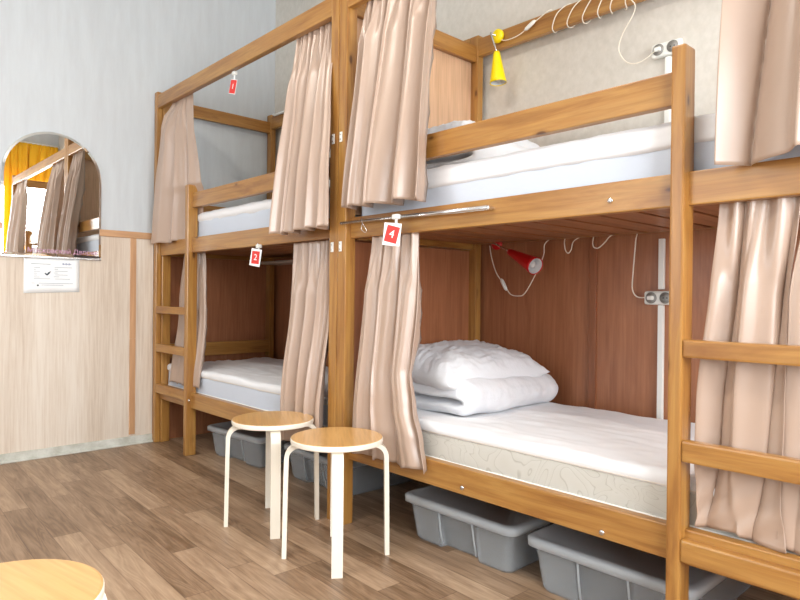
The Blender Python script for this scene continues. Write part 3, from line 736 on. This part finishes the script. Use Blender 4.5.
for i, (o_, w) in enumerate(((0, .1), (0, .02), (.004, .07), (-.004, .022), (.004, .07), (-.004, .03))): ln(1.085+o_, 1.154-i*.0115, w)
ln(1.088, 1.083, .085)
ln(.96, 1.056, .02); ln(.998, 1.056, .192); ln(1.015, 1.045, .12)
obj('print', bm, INK, t)
bm = BM()
vs = [bm.verts.new((xs, y, z)) for y, z in ((1.030, 1.118), (1.037, 1.119), (1.043, 1.113), (1.053, 1.124), (1.066, 1.130), (1.056, 1.112), (1.045, 1.103), (1.037, 1.107))]
bm.faces.new(vs); r_ = bmesh.ops.extrude_face_region(bm, geom=bm.faces[:]); [setattr(v, 'co', v.co-Vector((.0006, 0, 0))) for v in r_['geom'] if isinstance(v, bmesh.types.BMVert)]
bm2 = bm; box(bm2, (xs-.0006, .990, 1.038), (xs, 1.0, 1.047)); obj('emblem', bm2, DINK, t)
bm = BM()
vs = []
for k in range(6): box(bm, (xs-.0006, 1.13+k*.0085, 1.170+.003*((k*3) % 2)), (xs, 1.136+k*.0085, 1.182-.004*(k % 2)))
obj('heading_mark', bm, flat('blue_grey_ink', srgb(140, 150, 180), .7), t)

# ------------------------------------------------------------------ yellow drapes by the window (seen in the mirror)
curtain('short yellow valance above the window, seen in the mirror', [(0, 1.45), (1, 1.45)], [(0, 2.60), (1, 2.60)], XR-.1, [(0, XR-.1), (1, XR-.1)], [(0, XR-.1), (1, XR-.1)], 3.10, 2.58, 2.58, 9, [(0, .02), (1, .03)], 2.2, 'yellow window drapes', 200, 20, YELL, 'y')
curtain('long yellow drape beside the window, seen at the mirror edge', [(0, 1.85), (1, 1.88)], [(0, 2.20), (1, 2.17)], XR-.14, [(0, XR-.15), (1, XR-.15)], [(0, XR-.15), (1, XR-.15)], 3.09, .12, .12, 3, [(0, .02), (1, .03)], 6.2, 'yellow window drapes', 80, 30, YELL, 'y')
t = thing('curtain_rod', 'white curtain rod above the window', 'rod', (XR-.1, 1.9, 3.11))
obj('tube', tube(BM(), [(XR-.09, -1.3, 3.11), (XR-.09, 2.62, 3.11)], .012, 10), WPLAST, t, True)
for y in (-1.0, 1.0, 2.4): obj('bracket', wb((XR-.10, y, 3.10), (XR, y+.02, 3.12)), WPLAST, t)
# ceiling lamp
t = thing('ceiling_lamp', 'flat white ceiling lamp in the middle of the room', 'lamp', (-1.6, .1, ZC-.06))
obj('housing', wb((-2.2, -.05, ZC-.05), (-1.0, .25, ZC), .01), WPLAST, t)
obj('diffuser', wb((-2.17, -.02, ZC-.062), (-1.03, .22, ZC-.05), .004), LAMPE, t)

# ------------------------------------------------------------------ light
def area(name, loc, rot, sx, sy, power, col):
    l = bpy.data.lights.new(name, 'AREA'); l.shape = 'RECTANGLE'; l.size = sx; l.size_y = sy; l.energy = power; l.color = col
    o = bpy.data.objects.new(name, l); C.objects.link(o); o.location = loc; o.rotation_euler = rot; return o
area('daylight', (XR+.12, (WY0+WY1)/2, (WZ0+WZ1)/2), (0, PI/2, 0), WZ1-WZ0, WY1-WY0, 290, (.96, .98, 1))
area('added_front_fill', ((VX0+VX1)/2, YF-.12, 1.72), (PI/2, 0, 0), VX1-VX0, 1.7, 28, (.95, .975, 1))  # added frontal fill, shining in through the invented window opposite the beds
area('lamp_light', (-1.6, .1, ZC-.07), (0, 0, 0), 1.1, .2, 40, (1, .93, .84))
w = bpy.data.worlds.new('sky'); bpy.context.scene.world = w; w.use_nodes = True
w.node_tree.nodes['Background'].inputs[0].default_value = (.85, .93, 1, 1); w.node_tree.nodes['Background'].inputs[1].default_value = 3.0

# ------------------------------------------------------------------ camera
FP, H, YAW, PITCH, ROLL = 633., .993, math.radians(47.1), -.0044, math.radians(.58)
fw = Vector((-math.sin(YAW), math.cos(YAW), 0)); rt_ = Vector((math.cos(YAW), math.sin(YAW), 0)); up = Vector((0, 0, 1))
f = fw*math.cos(PITCH)+up*math.sin(PITCH); u = up*math.cos(PITCH)-fw*math.sin(PITCH)
c, s = math.cos(ROLL), math.sin(ROLL); R = rt_*c+u*s; U = u*c-rt_*s
cd = bpy.data.cameras.new('camera'); cam = bpy.data.objects.new('camera', cd); C.objects.link(cam)
cam.matrix_world = Matrix(((R.x, U.x, -f.x, 0), (R.y, U.y, -f.y, 0), (R.z, U.z, -f.z, H), (0, 0, 0, 1)))
cd.sensor_width = 36; cd.lens = FP/800*36; cd.clip_start = .02
sc = bpy.context.scene; sc.camera = cam
sc.cycles.transparent_max_bounces = 24
sc.view_settings.view_transform = 'Standard'; sc.view_settings.look = 'None'; sc.view_settings.gamma = 1
sc.view_settings.exposure = -.12
for o in bpy.data.objects:
    if '_w' in o: del o['_w']
